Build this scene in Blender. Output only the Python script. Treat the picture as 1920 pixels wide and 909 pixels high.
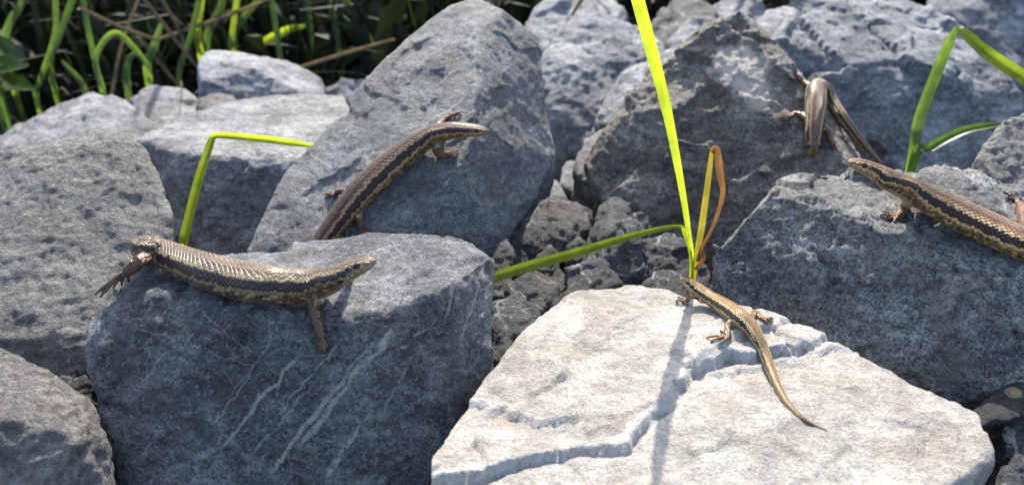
import bpy, bmesh, math, random
import numpy as np
from mathutils import Vector, Matrix
from mathutils.bvhtree import BVHTree

# ------------------------------------------------------------------ camera, world, sun
for o in list(bpy.data.objects): bpy.data.objects.remove(o)
SC = bpy.context.scene
COL = SC.collection
CM = 0.01                       # everything below is laid out in centimetres
PITCH = math.radians(25); FPX = 1500.0; CAMZ = 20.0
cam_d = bpy.data.cameras.new('camera'); cam = bpy.data.objects.new('camera', cam_d); COL.objects.link(cam)
cam.location = (0, 0, CAMZ*CM); cam.rotation_euler = (math.pi/2-PITCH, 0, 0)
cam_d.sensor_width = 36; cam_d.lens = 36*FPX/1920; cam_d.clip_start = 0.005; cam_d.clip_end = 2000
cam_d.dof.use_dof = True; cam_d.dof.focus_distance = 0.265; cam_d.dof.aperture_fstop = 14
SC.camera = cam
SUN_EL = math.radians(47); SUN_AZ = math.radians(-1)      # azimuth: to the right of straight ahead
w = bpy.data.worlds.new('World'); SC.world = w; w.use_nodes = True
nt = w.node_tree; bg = nt.nodes['Background']
sky = nt.nodes.new('ShaderNodeTexSky'); sky.sky_type = 'NISHITA'; sky.sun_disc = False
sky.sun_elevation = SUN_EL; sky.sun_rotation = SUN_AZ; sky.dust_density = 2.5; sky.air_density = 1.0; sky.ozone_density = .6
nt.links.new(sky.outputs[0], bg.inputs[0]); bg.inputs[1].default_value = 0.15
sd = bpy.data.lights.new('sun', 'SUN'); sd.energy = 3.6; sd.angle = math.radians(0.5); sd.color = (1, .93, .82)
so = bpy.data.objects.new('sun', sd); COL.objects.link(so); so.location = (0, 3, 4)
sdir = Vector((math.sin(SUN_AZ)*math.cos(SUN_EL), math.cos(SUN_AZ)*math.cos(SUN_EL), math.sin(SUN_EL)))
so.rotation_euler = (-sdir).to_track_quat('-Z', 'Y').to_euler()
SC.render.engine = 'CYCLES'
SC.view_settings.view_transform = 'Standard'; SC.view_settings.look = 'None'
SC.view_settings.exposure = 1.2; SC.view_settings.gamma = 1; SC.view_settings.use_curve_mapping = False

# ------------------------------------------------------------------ helpers
CP, SP = math.cos(PITCH), math.sin(PITCH)
def at(px, py, D):
    a = (px-960)/FPX; b = (454.5-py)/FPX
    return Vector((D*a, D*(CP+b*SP), CAMZ+D*(-SP+b*CP)))
def aty(px, py, y): return at(px, py, y/(CP+(454.5-py)/FPX*SP))      # a point on the upright plane y cm ahead
def proj(P):                     # numpy (n,3) cm -> picture coordinates of the layout sketch
    y = P[:, 1]; z = P[:, 2]-CAMZ
    D = y*CP-z*SP; b = (y*SP+z*CP)/D
    return 960+P[:, 0]/D*FPX, 454.5-b*FPX
def ray(px, py): return Vector((0, 0, CAMZ)), (at(px, py, 1)-Vector((0, 0, CAMZ))).normalized()
def tag(o, label=None, cat=None, group=None, kind=None):
    if label: o['label'] = label
    if cat: o['category'] = cat
    if group: o['group'] = group
    if kind: o['kind'] = kind
    return o
def mesh_obj(name, V, F, mat, parent=None, origin=None, smooth=True, attrs=None):
    V = np.asarray(V, dtype=np.float64)
    if origin is None: origin = np.array([V[:, 0].mean(), V[:, 1].mean(), V[:, 2].min()])
    origin = np.asarray(origin, dtype=float)
    me = bpy.data.meshes.new(name)
    L = (V-origin)*CM
    if isinstance(F, np.ndarray):
        n, k = F.shape
        me.vertices.add(len(L)); me.vertices.foreach_set('co', L.astype(np.float32).ravel())
        me.loops.add(n*k); me.loops.foreach_set('vertex_index', F.astype(np.int32).ravel())
        me.polygons.add(n); me.polygons.foreach_set('loop_start', np.arange(0, n*k, k, dtype=np.int32))
        me.update(calc_edges=True)
    else:
        me.from_pydata([tuple(v) for v in L], [], F)
    if name.endswith('blade') or name in ('bent_grass', 'leaf'):
        attrs = {'across': np.tile(np.array([-1, -.5, 0, .5, 1]), len(L)//5)}
    if smooth: me.polygons.foreach_set('use_smooth', np.ones(len(me.polygons), dtype=bool))
    if attrs:
        for k, a in attrs.items():
            a = np.asarray(a, dtype=np.float32)
            if a.ndim == 2:
                at_ = me.attributes.new(k, 'FLOAT_COLOR', 'POINT')
                at_.data.foreach_set('color', np.hstack([a, np.ones((len(a), 1), np.float32)]).ravel())
            else:
                at_ = me.attributes.new(k, 'FLOAT', 'POINT'); at_.data.foreach_set('value', a)
    me.materials.append(mat)
    o = bpy.data.objects.new(name, me); COL.objects.link(o)
    if parent is not None:
        o.parent = parent; o.location = Vector(origin)*CM-parent.location
    else: o.location = Vector(origin)*CM
    return o
def empty(name, p):
    o = bpy.data.objects.new(name, None); COL.objects.link(o); o.location = Vector(p)*CM; o.empty_display_size = .01
    return o

# ---- vectorised noise
_r = np.random.RandomState(7)
_perm = _r.permutation(256); _perm = np.concatenate([_perm, _perm, _perm])
_grad = _r.normal(size=(256, 3)); _grad /= np.linalg.norm(_grad, axis=1)[:, None]
def pn(P):
    I = np.floor(P).astype(int); f = P-I; I &= 255
    u = f*f*f*(f*(f*6-15)+10); out = 0
    for dx in (0, 1):
        for dy in (0, 1):
            for dz in (0, 1):
                h = _perm[_perm[_perm[(I[:, 0]+dx) & 255]+((I[:, 1]+dy) & 255)]+((I[:, 2]+dz) & 255)]
                g = _grad[h]
                d = g[:, 0]*(f[:, 0]-dx)+g[:, 1]*(f[:, 1]-dy)+g[:, 2]*(f[:, 2]-dz)
                wx = u[:, 0] if dx else 1-u[:, 0]; wy = u[:, 1] if dy else 1-u[:, 1]; wz = u[:, 2] if dz else 1-u[:, 2]
                out = out+d*wx*wy*wz
    return out*1.6
def fbm(P, n=4, g=.5):
    a = 1; s = 0
    for k in range(n): s = s+a*pn(P*2**k+17.3*k); a *= g
    return s
def hash3(I):
    return _perm[_perm[_perm[I[:, 0] & 255]+(I[:, 1] & 255)]+(I[:, 2] & 255)]
_rv = _r.uniform(-1, 1, size=(256, 3)); _r1 = _r.uniform(-1, 1, size=256)
def facets(P):                   # broken, planar relief: every cell its own tilted plane
    I = np.floor(P).astype(int); best = np.full(len(P), 9e9); out = np.zeros(len(P))
    for dx in (-1, 0, 1):
        for dy in (-1, 0, 1):
            for dz in (-1, 0, 1):
                J = I+np.array([dx, dy, dz]); h = hash3(J)
                c = J+.5+.48*_rv[h]; v = P-c; d = (v*v).sum(1)
                val = (v*_rv[(h*7+3) & 255]).sum(1)*.9+.35*_r1[(h*5+1) & 255]
                m = d < best; best[m] = d[m]; out[m] = val[m]
    return out
def sstep(a, b, x):
    t = np.clip((x-a)/(b-a), 0, 1); return t*t*(3-2*t)

# ---- voxel union of closed pieces
def voxelise(V, F, voxel):
    me = bpy.data.meshes.new('tmp'); me.from_pydata([tuple(v) for v in V], [], F)
    o = bpy.data.objects.new('tmp', me); COL.objects.link(o)
    m = o.modifiers.new('r', 'REMESH'); m.mode = 'VOXEL'; m.voxel_size = voxel
    dg = bpy.context.evaluated_depsgraph_get(); ev = o.evaluated_get(dg); em = ev.to_mesh()
    n = len(em.vertices); co = np.empty(n*3, np.float32); em.vertices.foreach_get('co', co); co = co.reshape(-1, 3).astype(float)
    nl = len(em.loops); li = np.empty(nl, np.int32); em.loops.foreach_get('vertex_index', li)
    FF = li.reshape(-1, 4)
    ev.to_mesh_clear(); bpy.data.objects.remove(o); bpy.data.meshes.remove(me)
    return co, FF
def lap(V, F, it=1, lam=.5):
    E = np.vstack([F[:, [0, 1]], F[:, [1, 2]], F[:, [2, 3]], F[:, [3, 0]]])
    a, b = E[:, 0], E[:, 1]; n = len(V); cnt = np.maximum(np.bincount(a, minlength=n), 1)
    for _ in range(it):
        S = np.stack([np.bincount(a, weights=V[b, k], minlength=n) for k in range(3)], 1)/cnt[:, None]
        V = V+lam*(S-V)
    return V
def normals(V, F):
    d1 = V[F[:, 2]]-V[F[:, 0]]; d2 = V[F[:, 3]]-V[F[:, 1]]; fn = np.cross(d1, d2); n = len(V)
    N = np.stack([sum(np.bincount(F[:, c], weights=fn[:, k], minlength=n) for c in range(4)) for k in range(3)], 1)
    return N/np.maximum(np.linalg.norm(N, axis=1), 1e-9)[:, None]

# ------------------------------------------------------------------ materials
class NT:
    def __init__(s, name):
        s.m = bpy.data.materials.new(name); s.m.use_nodes = True; s.t = s.m.node_tree
        s.b = s.t.nodes['Principled BSDF']; s.out = s.t.nodes['Material Output']
    def n(s, typ, **kw):
        nd = s.t.nodes.new(typ)
        for k, v in kw.items():
            if k.startswith('i_'):
                k2 = k[2:]; k2 = int(k2) if k2.isdigit() else k2.replace('_', ' ')
                s.set(nd.inputs[k2], v)
            else: setattr(nd, k, v)
        return nd
    def set(s, inp, v):
        if isinstance(v, bpy.types.NodeSocket): s.t.links.new(v, inp)
        else:
            if hasattr(inp, 'default_value') and hasattr(inp.default_value, '__len__') and not hasattr(v, '__len__'): v = (v,)*len(inp.default_value)
            if hasattr(inp.default_value, '__len__') and len(inp.default_value) == 4 and len(v) == 3: v = (*v, 1)
            inp.default_value = v
    def math(s, op, a, b=0.0, c=0.0, clamp=False):
        nd = s.n('ShaderNodeMath', operation=op, use_clamp=clamp); s.set(nd.inputs[0], a); s.set(nd.inputs[1], b)
        if op in ('MULTIPLY_ADD', 'SMOOTH_MIN'): s.set(nd.inputs[2], c)
        return nd.outputs[0]
    def vmath(s, op, a, b):
        nd = s.n('ShaderNodeVectorMath', operation=op); s.set(nd.inputs[0], a); s.set(nd.inputs[1], b)
        return nd.outputs[1] if op in ('LENGTH', 'DISTANCE', 'DOT_PRODUCT') else nd.outputs[0]
    def ramp(s, x, a, b, lo=0.0, hi=1.0, smooth=True):
        nd = s.n('ShaderNodeMapRange', interpolation_type='SMOOTHSTEP' if smooth else 'LINEAR')
        for k, v in enumerate((x, a, b, lo, hi)): s.set(nd.inputs[k], v)
        return nd.outputs[0]
    def mix(s, f, a, b, mode='MIX'):
        nd = s.n('ShaderNodeMix', data_type='RGBA', blend_type=mode); s.set(nd.inputs[0], f); s.set(nd.inputs[6], a); s.set(nd.inputs[7], b)
        return nd.outputs[2]
    def noise(s, v, scale, detail=4, rough=.55, dist=0.0, col=False):
        nd = s.n('ShaderNodeTexNoise'); s.set(nd.inputs['Vector'], v); nd.inputs['Scale'].default_value = scale
        nd.inputs['Detail'].default_value = detail; nd.inputs['Roughness'].default_value = rough; nd.inputs['Distortion'].default_value = dist
        return nd.outputs[1 if col else 0]
    def cm(s, seed=0.0):
        tc = s.n('ShaderNodeTexCoord')
        v = s.vmath('MULTIPLY', tc.outputs['Object'], (100, 100, 100))
        return v, s.vmath('ADD', v, (seed*3.7, seed*1.9, seed*5.3))

def rock_mat(name, dark, light, seed, vein=.5, veincol=(.5, .5, .47), vscale=.45, vthr=.022, stain=.0, staincol=(.22, .17, .1),
             speck=.5, streak=(0, 0, 0), streak_amt=.3, lichen=0.0, bump=1.0, rough=.56, patches=(), seams=(), fine=1.0, stb=.25, fleck=.45, quartz=False):
    s = NT(name); raw, v = s.cm(seed)
    wv = s.vmath('ADD', v, s.vmath('MULTIPLY', s.noise(v, .8, 3, col=True), (.8, .8, .8)))
    big = s.ramp(s.noise(v, .36, 7, .66), .38, .62)
    col = s.mix(big, dark, light)
    mp = s.n('ShaderNodeMapping'); s.set(mp.inputs['Vector'], wv); mp.inputs['Rotation'].default_value = streak; mp.inputs['Scale'].default_value = (.35, .5, 2.6)
    st = s.noise(mp.outputs[0], 1.4, 6, .65)
    sv = s.ramp(st, .3, .7, 1-streak_amt, 1+streak_amt)
    col = s.mix(1.0, col, s.n('ShaderNodeCombineColor', i_0=sv, i_1=sv, i_2=sv).outputs[0], 'MULTIPLY')
    # mottling and mineral grain
    n2 = s.noise(v, 3.2, 6, .72); n3 = s.noise(v, 11.0*fine, 5, .75)
    g = s.math('ADD', s.ramp(n2, .41, .60, -.5, .5), s.ramp(n3, .42, .59, -.75, .75))
    sp = s.math('MULTIPLY_ADD', g, speck, 1.0)
    col = s.mix(1.0, col, s.n('ShaderNodeCombineColor', i_0=sp, i_1=sp, i_2=sp).outputs[0], 'MULTIPLY')
    fk = s.noise(v, 4.6, 7, .78, .3)
    col = s.mix(s.math('MULTIPLY', s.ramp(fk, .555, .62), fleck), col, tuple(min(.8, x*1.9) for x in light))
    col = s.mix(s.math('MULTIPLY', s.ramp(fk, .44, .385), fleck), col, tuple(x*.55 for x in dark))
    if stain > 0:
        sm = s.math('MULTIPLY', s.ramp(s.noise(v, .5, 6, .65, .4), .5, .68), stain)
        col = s.mix(sm, col, staincol)
    # pale veins: two families of thin sheets through the body of the stone
    def sheet(vec, scale, thr, brk):
        vo = s.n('ShaderNodeTexVoronoi', feature='DISTANCE_TO_EDGE'); s.set(vo.inputs['Vector'], vec); vo.inputs['Scale'].default_value = scale
        return s.math('MULTIPLY', s.ramp(vo.outputs['Distance'], thr*.2, thr, 1, 0), s.ramp(s.noise(v, .9, 4), brk, brk+.1))
    wl = s.vmath('ADD', v, s.vmath('MULTIPLY', s.noise(v, 1.6, 4, .6, col=True), (.35, .35, .35)))
    va = sheet(wl, vscale, vthr, .46); vb = sheet(s.vmath('ADD', wl, (31, 7, 12)), vscale*2.3, vthr*1.3, .53)
    vm = s.math('MULTIPLY', s.math('MAXIMUM', va, s.math('MULTIPLY', vb, .7)), vein, clamp=True)
    for (p0, nrm, dr, L, th, amt) in seams:               # straight quartz seams through this stone
        rp = s.vmath('SUBTRACT', raw, p0)
        d = s.math('ABSOLUTE', s.math('ADD', s.vmath('DOT_PRODUCT', rp, nrm), s.ramp(s.noise(v, 1.3, 5, .6), 0, 1, -.33, .33, smooth=False)))
        m_ = s.math('MULTIPLY', s.ramp(d, th*.25, th, amt, 0), s.ramp(s.math('ABSOLUTE', s.vmath('DOT_PRODUCT', rp, dr)), L*.8, L*1.1, 1, 0))
        vm = s.math('MAXIMUM', vm, s.math('MULTIPLY', m_, s.ramp(s.noise(v, 2.3, 3), .34, .5, .25, 1)), clamp=True)
    vm = s.math('MULTIPLY', vm, s.ramp(n3, .3, .55, .45, 1))
    col = s.mix(vm, col, veincol)
    for (c, r, pc, amt) in patches:                      # mineral patch or crust at one spot of this stone
        d = s.vmath('DISTANCE', raw, c)
        d = s.math('ADD', d, s.ramp(s.noise(v, 1.6, 5, .65), 0, 1, -r*1.1, r*1.1, smooth=False))
        col = s.mix(s.math('MULTIPLY', s.ramp(d, r*.55, r*.95, 1, 0), s.ramp(n2, .3, .55, amt*.45, amt)), col, pc)
    if quartz: col = s.mix(s.math('MULTIPLY', s.n('ShaderNodeAttribute', attribute_name='quartz').outputs['Fac'], s.ramp(n2, .36, .55, .3, 1)), col, (.64, .62, .60))
    if lichen > 0:
        lm = s.math('MULTIPLY', s.ramp(s.noise(v, 2.6, 5, .7), .6, .66), s.ramp(s.noise(v, .45, 2), .45, .6))
        col = s.mix(s.math('MULTIPLY', lm, lichen), col, (.34, .34, .22))
    s.set(s.b.inputs['Base Color'], col)
    s.set(s.b.inputs['Roughness'], s.ramp(n3, .3, .7, rough-.12, rough+.16))
    s.b.inputs['Specular IOR Level'].default_value = .45
    h = s.math('ADD', s.math('MULTIPLY', n2, .9), s.math('ADD', s.math('MULTIPLY', n3, .85), s.math('MULTIPLY', st, stb)))
    h = s.math('ADD', h, s.math('MULTIPLY', s.noise(v, 34, 2, .6), .3))
    bp = s.n('ShaderNodeBump'); bp.inputs['Strength'].default_value = 1.0; bp.inputs['Distance'].default_value = .0019*bump
    s.set(bp.inputs['Height'], h); s.set(s.b.inputs['Normal'], bp.outputs[0])
    return s.m

def blade_mat(name, col, tcol, tw=.5, rough=.4):
    s = NT(name); _, v = s.cm(1.0)
    fib = s.noise(v, 6, 3); ac = s.n('ShaderNodeAttribute', attribute_name='across').outputs['Fac']
    rib = s.math('MULTIPLY', s.ramp(s.math('ABSOLUTE', ac), .02, .14, .72, 1), s.math('MULTIPLY_ADD', s.math('SINE', s.math('MULTIPLY', ac, 26)), .10, .95))
    br = s.math('MULTIPLY', s.ramp(s.noise(v, 1.2, 5, .65), .3, .7, .7, 1.2), rib)
    c = s.mix(1.0, s.mix(s.ramp(fib, .35, .65), col, tuple(x*.8 for x in col)), s.n('ShaderNodeCombineColor', i_0=br, i_1=br, i_2=br).outputs[0], 'MULTIPLY')
    s.set(s.b.inputs['Base Color'], c); s.b.inputs['Roughness'].default_value = rough
    tr = s.n('ShaderNodeBsdfTranslucent'); s.set(tr.inputs[0], s.mix(1.0, tcol, s.n('ShaderNodeCombineColor', i_0=br, i_1=br, i_2=br).outputs[0], 'MULTIPLY'))
    mx = s.n('ShaderNodeMixShader'); mx.inputs[0].default_value = tw
    s.t.links.new(s.b.outputs[0], mx.inputs[1]); s.t.links.new(tr.outputs[0], mx.inputs[2]); s.t.links.new(mx.outputs[0], s.out.inputs[0])
    return s.m

M = {}
G1, G2 = (.10, .115, .14), (.25, .27, .30)
M['veined'] = rock_mat('veined_stone', (.10, .105, .115), (.20, .21, .225), 1)
M['pale'] = rock_mat('pale_stone', (.40, .375, .333), (.57, .54, .487), 2, vein=.25, veincol=(.68, .66, .63), speck=.2, streak=(.12, .1, .4), streak_amt=.24, stain=.45, staincol=(.48, .40, .31), bump=.8, rough=.6, stb=1.3, fleck=.12, quartz=True)
M['peak'] = rock_mat('peak_stone', (.13, .14, .15), (.25, .26, .27), 3)
M['rough'] = rock_mat('rough_stone', (.20, .195, .185), (.32, .31, .295), 4, vein=.05, speck=.35, streak_amt=.12, bump=2.8, fine=.42)
M['grey'] = rock_mat('grey_stone', (.16, .165, .175), (.34, .345, .35), 5, vein=.35, speck=.42, streak=(.2, .1, 0), streak_amt=.35)
M['blue'] = rock_mat('blue_grey_stone', (.12, .135, .155), (.32, .335, .355), 6, vein=.5, speck=.45, streak_amt=.35, bump=.9)
M['right'] = rock_mat('speckled_stone', (.10, .108, .115), (.25, .255, .255), 8, vein=.5, speck=.6, streak=(.5, .2, .3), streak_amt=.35, lichen=.8, stain=.45, staincol=(.2, .18, .135))
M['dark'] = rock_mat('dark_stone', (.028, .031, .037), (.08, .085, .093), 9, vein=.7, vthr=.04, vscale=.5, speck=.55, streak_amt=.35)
M['hollow'] = rock_mat('hollow_stone', (.032, .033, .035), (.085, .085, .085), 11, vein=.4, speck=.6, streak_amt=.4, stain=.4, staincol=(.10, .08, .055))  # dark stone, deepened further to carry the shade of the hollow
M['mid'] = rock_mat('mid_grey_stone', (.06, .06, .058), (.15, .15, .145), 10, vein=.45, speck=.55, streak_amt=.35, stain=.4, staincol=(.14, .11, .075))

# ------------------------------------------------------------------ ground
s = NT('dark_soil'); _, v = s.cm(0)
c = s.mix(s.ramp(s.noise(v, .8, 6, .7), .35, .65), (.022, .018, .013), (.06, .05, .037))
s.set(s.b.inputs['Base Color'], c); s.b.inputs['Roughness'].default_value = .95
bp = s.n('ShaderNodeBump'); bp.inputs['Distance'].default_value = .004; s.set(bp.inputs['Height'], s.noise(v, 1.5, 6, .7)); s.set(s.b.inputs['Normal'], bp.outputs[0])
M['soil'] = s.m
gx = np.array([-100000, -9000, -900, -200, -100, -50, 0, 50, 100, 200, 900, 9000, 100000.]); gy = np.array([-100000, -9000, -900, -100, 0, 30, 60, 90, 120, 180, 300, 900, 9000, 100000.])
X, Y = np.meshgrid(gx, gy); V = np.stack([X.ravel(), Y.ravel(), np.zeros(X.size)], 1)
nx = len(gx); F = np.array([[j*nx+i, j*nx+i+1, (j+1)*nx+i+1, (j+1)*nx+i] for j in range(len(gy)-1) for i in range(nx-1)])
tag(mesh_obj('ground', V, F, M['soil'], origin=(0, 0, 0)), kind='structure')

# ------------------------------------------------------------------ rocks
BV = {}; OBJ = {}
def rock(name, key, label, hulls, mat, voxel, seed, base=None, back=None, chips=7, amp=1.0, fac=1.0, group=None, post=None, bvh=False, cat='rock', squash=.8, lump=1.0):
    rnd = random.Random(seed); VV = []; FF = []
    for h in hulls:
        cx = sum(p[0] for p in h)/len(h); cy = sum(p[1] for p in h)/len(h); cd = sum(p[2] for p in h)/len(h)
        wpx = max(p[0] for p in h)-min(p[0] for p in h)
        t = back if back is not None else .55*wpx/FPX*cd
        P = [at(*p) for p in h]
        P += [at(cx+(p[0]-cx)*squash, cy+(p[1]-cy)*squash+12, p[2]+t) for p in h]
        if base is not None:
            mx = sum(p.x for p in P)/len(P); my = sum(p.y for p in P)/len(P)
            P += [Vector((mx+(p.x-mx)*.82, my+(p.y-my)*.82, base)) for p in P]
        bm = bmesh.new()
        for p in P: bm.verts.new(p)
        def hullify():
            r = bmesh.ops.convex_hull(bm, input=bm.verts)
            kill = [e for e in r['geom_interior'] if isinstance(e, bmesh.types.BMVert)]+[e for e in r['geom_unused'] if isinstance(e, bmesh.types.BMVert)]
            bmesh.ops.delete(bm, geom=list(set(kill)), context='VERTS')
        hullify()
        for _ in range(chips):
            n = Vector((rnd.gauss(0, 1), rnd.gauss(0, 1), rnd.gauss(0, 1)))
            n.normalize(); ds = [v.co.dot(n) for v in bm.verts]; hi, lo = max(ds), min(ds)
            co = n*(hi-(hi-lo)*rnd.uniform(.008, .035))
            bmesh.ops.bisect_plane(bm, geom=bm.verts[:]+bm.edges[:]+bm.faces[:], plane_co=co, plane_no=n, clear_outer=True)
            bmesh.ops.delete(bm, geom=bm.edges[:], context='EDGES_FACES') if False else None
            vs = [v.co.copy() for v in bm.verts]; bm.clear()
            for p in vs: bm.verts.new(p)
            hullify()
        bm.verts.index_update(); b0 = len(VV)
        bmesh.ops.recalc_face_normals(bm, faces=bm.faces)
        VV += [v.co.copy() for v in bm.verts]; FF += [[b0+v.index for v in f.verts] for f in bm.faces]; bm.free()
    V, F = voxelise(VV, FF, voxel)
    V = lap(V, F, 1, .6)
    ext = V.max(0)-V.min(0); sz = float(np.prod(ext)**(1/3))/10
    N = normals(V, F); off = seed*13.7
    Q = V+np.array([off, off*.7, off*.3])
    wq = Q+.35*np.stack([pn(Q*.6/sz**.5+k*9) for k in range(3)], 1)*sz+.06*np.stack([pn(Q*2.7+k*9) for k in range(3)], 1)
    d = .13*sz*fbm(Q*.28/sz, 3)+fac*(.24*sz*facets(wq*.42/sz)+.11*sz**.7*facets(wq*1.15/sz**.7+5)+.034*facets(Q*2.4+.25*np.stack([pn(Q*1.9+k*7) for k in range(3)], 1)))
    d = d+.05*lump*sz**.5*fbm(Q*1.3, 3)+.035*amp*fbm(Q*3.1, 3, .6)
    V = V+N*(d*min(1.0, .55+.45*amp))[:, None]
    V = lap(V, F, 1, .15)
    at_ = None
    if post is not None: V, at_ = post(V, F)
    o = mesh_obj(name, V, F, M[mat] if isinstance(mat, str) else mat, attrs=at_)
    tag(o, label, cat, group)
    if bvh: BV[key] = BVHTree.FromPolygons([tuple(v) for v in V], F.tolist())
    OBJ[key] = o
    return o

def poly_sd(px, py, poly):       # signed distance to a polygon outline, positive inside
    n = len(poly); best = np.full(len(px), 1e9); ins = np.zeros(len(px), bool)
    for i in range(n):
        x0, y0 = poly[i]; x1, y1 = poly[(i+1) % n]; dx, dy = x1-x0, y1-y0
        t = np.clip(((px-x0)*dx+(py-y0)*dy)/(dx*dx+dy*dy), 0, 1)
        best = np.minimum(best, np.hypot(px-x0-t*dx, py-y0-t*dy))
        c = ((y0 > py) != (y1 > py)) & (px < dx*(py-y0)/(dy if dy else 1e-9)+x0); ins ^= c
    return np.where(ins, best, -best)
def plates(V, F):                # the flat stone splits in layers: two broken-off edges step down towards the front right
    N = normals(lap(V, F, 10), F); px, py = proj(V)
    q = V*1.0
    px = px+9*pn(q*1.1)+5*pn(q*3.0+4); py = py+9*pn(q*1.1+50)+5*pn(q*3.0+60)
    A = [(1560, 628), (1480, 655), (1430, 662), (1350, 675), (1285, 702), (1266, 742), (1192, 796), (1188, 834), (1080, 838), (1000, 852), (930, 874), (860, 892), (600, 905), (600, 400), (1560, 400)]
    B = [(850, 750), (935, 768), (1000, 797), (1060, 785), (1130, 780), (1200, 770), (1262, 738), (1290, 690), (1400, 640), (1500, 600), (1400, 400), (600, 400), (600, 740)]
    up = sstep(.35, .75, N[:, 2])
    sa = poly_sd(px, py, A); var = .75+.5*pn(q*.35+9)
    h = (.27*sstep(-2, 3, sa)-.07*sstep(-16, -13, sa)*(1-sstep(-2, 0, sa))*(pn(q*.8+3) > .05))*var+.16*sstep(-2, 3, poly_sd(px, py, B))*(1-.7*sstep(1050, 1120, px)*(1-sstep(1180, 1240, px)))
    C = [(1700, 655), (1545, 652), (1470, 668), (1410, 690), (1330, 700), (1280, 640), (1500, 560), (1700, 600)]
    h = h-.10*sstep(9, 1, np.abs(poly_sd(px, py, A)+5))+.13*sstep(-2, 3, poly_sd(px, py, C))
    V = V.copy(); V[:, 2] += h*up-.2
    qz = sstep(13, 4, np.abs(sa-3+8*pn(q*.9+33)))*up+.8*sstep(9, 3, np.abs(poly_sd(px, py, B)-2+6*pn(q*.9+3)))*up*(px < 1060)+.7*sstep(8, 3, np.abs(poly_sd(px, py, C)))*up
    return V, {'quartz': np.clip(qz, 0, 1)}

rock('split_rock', 'R2', 'broad flat pale rock with stepped broken layers, small skink lying on it', [[
    (1080, 545, 29), (1180, 534, 29.5), (1280, 560, 28.4), (1450, 598, 27), (1540, 624, 26.3), (1650, 678, 24.9), (1740, 720, 23.8), (1850, 768, 22.8), (1888, 815, 22), (1876, 848, 21.6),
    (985, 620, 26.5), (930, 690, 24.8), (880, 762, 23.2), (808, 850, 21.2), (790, 925, 20), (1000, 1010, 18.6), (1400, 1030, 18.4), (1640, 990, 19.0), (1765, 868, 21.1), (1745, 935, 20.1),
    (1852, 900, 22.8), (1800, 960, 22.4), (1700, 1100, 20), (1300, 1150, 19), (900, 1100, 19.5), (1500, 760, 22.6)]],
    'pale', .085, 2, base=1.5, back=1.0, chips=6, fac=.45, amp=.8, post=plates, bvh=True)
rock('block_rock', 'R1', 'blue-grey blocky rock with pale diagonal veins, big skink draped across its top edge', [[
    (300, 492, 26.5), (480, 466, 27), (560, 464, 27.3), (690, 438, 28), (860, 432, 28.2), (915, 447, 27.6), (930, 470, 27), (930, 560, 25.8), (918, 680, 25), (890, 750, 24.6), (838, 840, 24), (780, 940, 23.4),
    (172, 580, 25), (230, 515, 25.8), (300, 550, 24.3), (450, 588, 23.5), (600, 602, 23.3), (720, 580, 23.4), (830, 540, 24), (895, 500, 25.2),
    (158, 620, 24.6), (160, 690, 24.2), (182, 770, 23.8), (212, 850, 23.4), (225, 950, 23.2), (450, 960, 22.7), (650, 970, 22.5)]],
    'veined', .1, 1, base=.3, back=1.5, chips=6, fac=.7, bvh=True)
rock('peaked_rock', 'R3', 'tall peaked blue-grey rock with a fine white seam, long skink climbing it', [[
    (895, -8, 37.2), (840, 8, 37.2), (815, 25, 37.1), (760, 72, 36.9), (700, 135, 36.3), (652, 190, 35.6), (945, 20, 37), (1003, 66, 38), (1024, 135, 38), (1038, 225, 37.5), (1042, 290, 36.5), (1000, 368, 35), (955, 435, 33.8), (925, 480, 33),
    (893, 60, 35.4), (893, 170, 33.7), (885, 260, 32.6), (850, 330, 31.9), (790, 400, 31.3), (770, 480, 31.2)],
    [(648, 205, 35.6), (600, 260, 34.9), (540, 320, 34.1), (498, 392, 33.1), (461, 470, 32.2), (470, 520, 31.8), (600, 500, 31.5), (720, 200, 34.9), (800, 230, 33.9), (885, 262, 32.7), (790, 400, 31.3), (770, 490, 31.2)]],
    'peak', .105, 3, base=.2, back=5, chips=5, fac=.38, lump=.45, amp=.6, bvh=True)
rock('rough_rock', 'R4', 'rough grainy light grey rock with pitted face beside the draped skink', [[
    (-120, 320, 29.5), (0, 283, 29.5), (110, 260, 30), (190, 244, 30.3), (240, 245, 30.2), (277, 275, 29.8), (302, 330, 29.2), (323, 400, 28.4), (323, 450, 28), (0, 390, 28), (90, 303, 29), (230, 262, 29.6),
    (270, 520, 26.9), (200, 610, 25.9), (160, 710, 25.2), (110, 720, 25.0), (0, 690, 24.8), (-120, 670, 24.8)]],
    'rough', .11, 4, base=.2, back=3, chips=6, fac=.16, amp=1.3, lump=.7)
rock('slab_rock', 'R5', 'large grey rock with bright flat top behind a bent grass blade', [[
    (258, 248, 38.5), (350, 213, 42), (480, 178, 46), (560, 170, 47), (642, 181, 46), (658, 200, 44), (262, 268, 36.8), (320, 282, 35.6), (420, 290, 35), (560, 300, 35), (620, 290, 36),
    (320, 440, 34.6), (400, 495, 34.2), (540, 505, 34.2), (650, 450, 35)]], 'grey', .14, 5, base=.2, back=1, chips=5, fac=.5)
rock('corner_rock', 'R8', 'sunlit rounded grey rock below the rough grainy rock', [[
    (-160, 640, 23), (0, 652, 23), (60, 682, 22.6), (108, 730, 22), (178, 750, 22.4), (205, 812, 22.2), (216, 960, 22), (0, 770, 20.6), (90, 775, 21), (140, 830, 21), (0, 970, 20), (-160, 900, 20), (120, 980, 20.8)]],
    'rough', .11, 8, base=.2, back=2, chips=6, amp=1.3, fac=.35)
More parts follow.
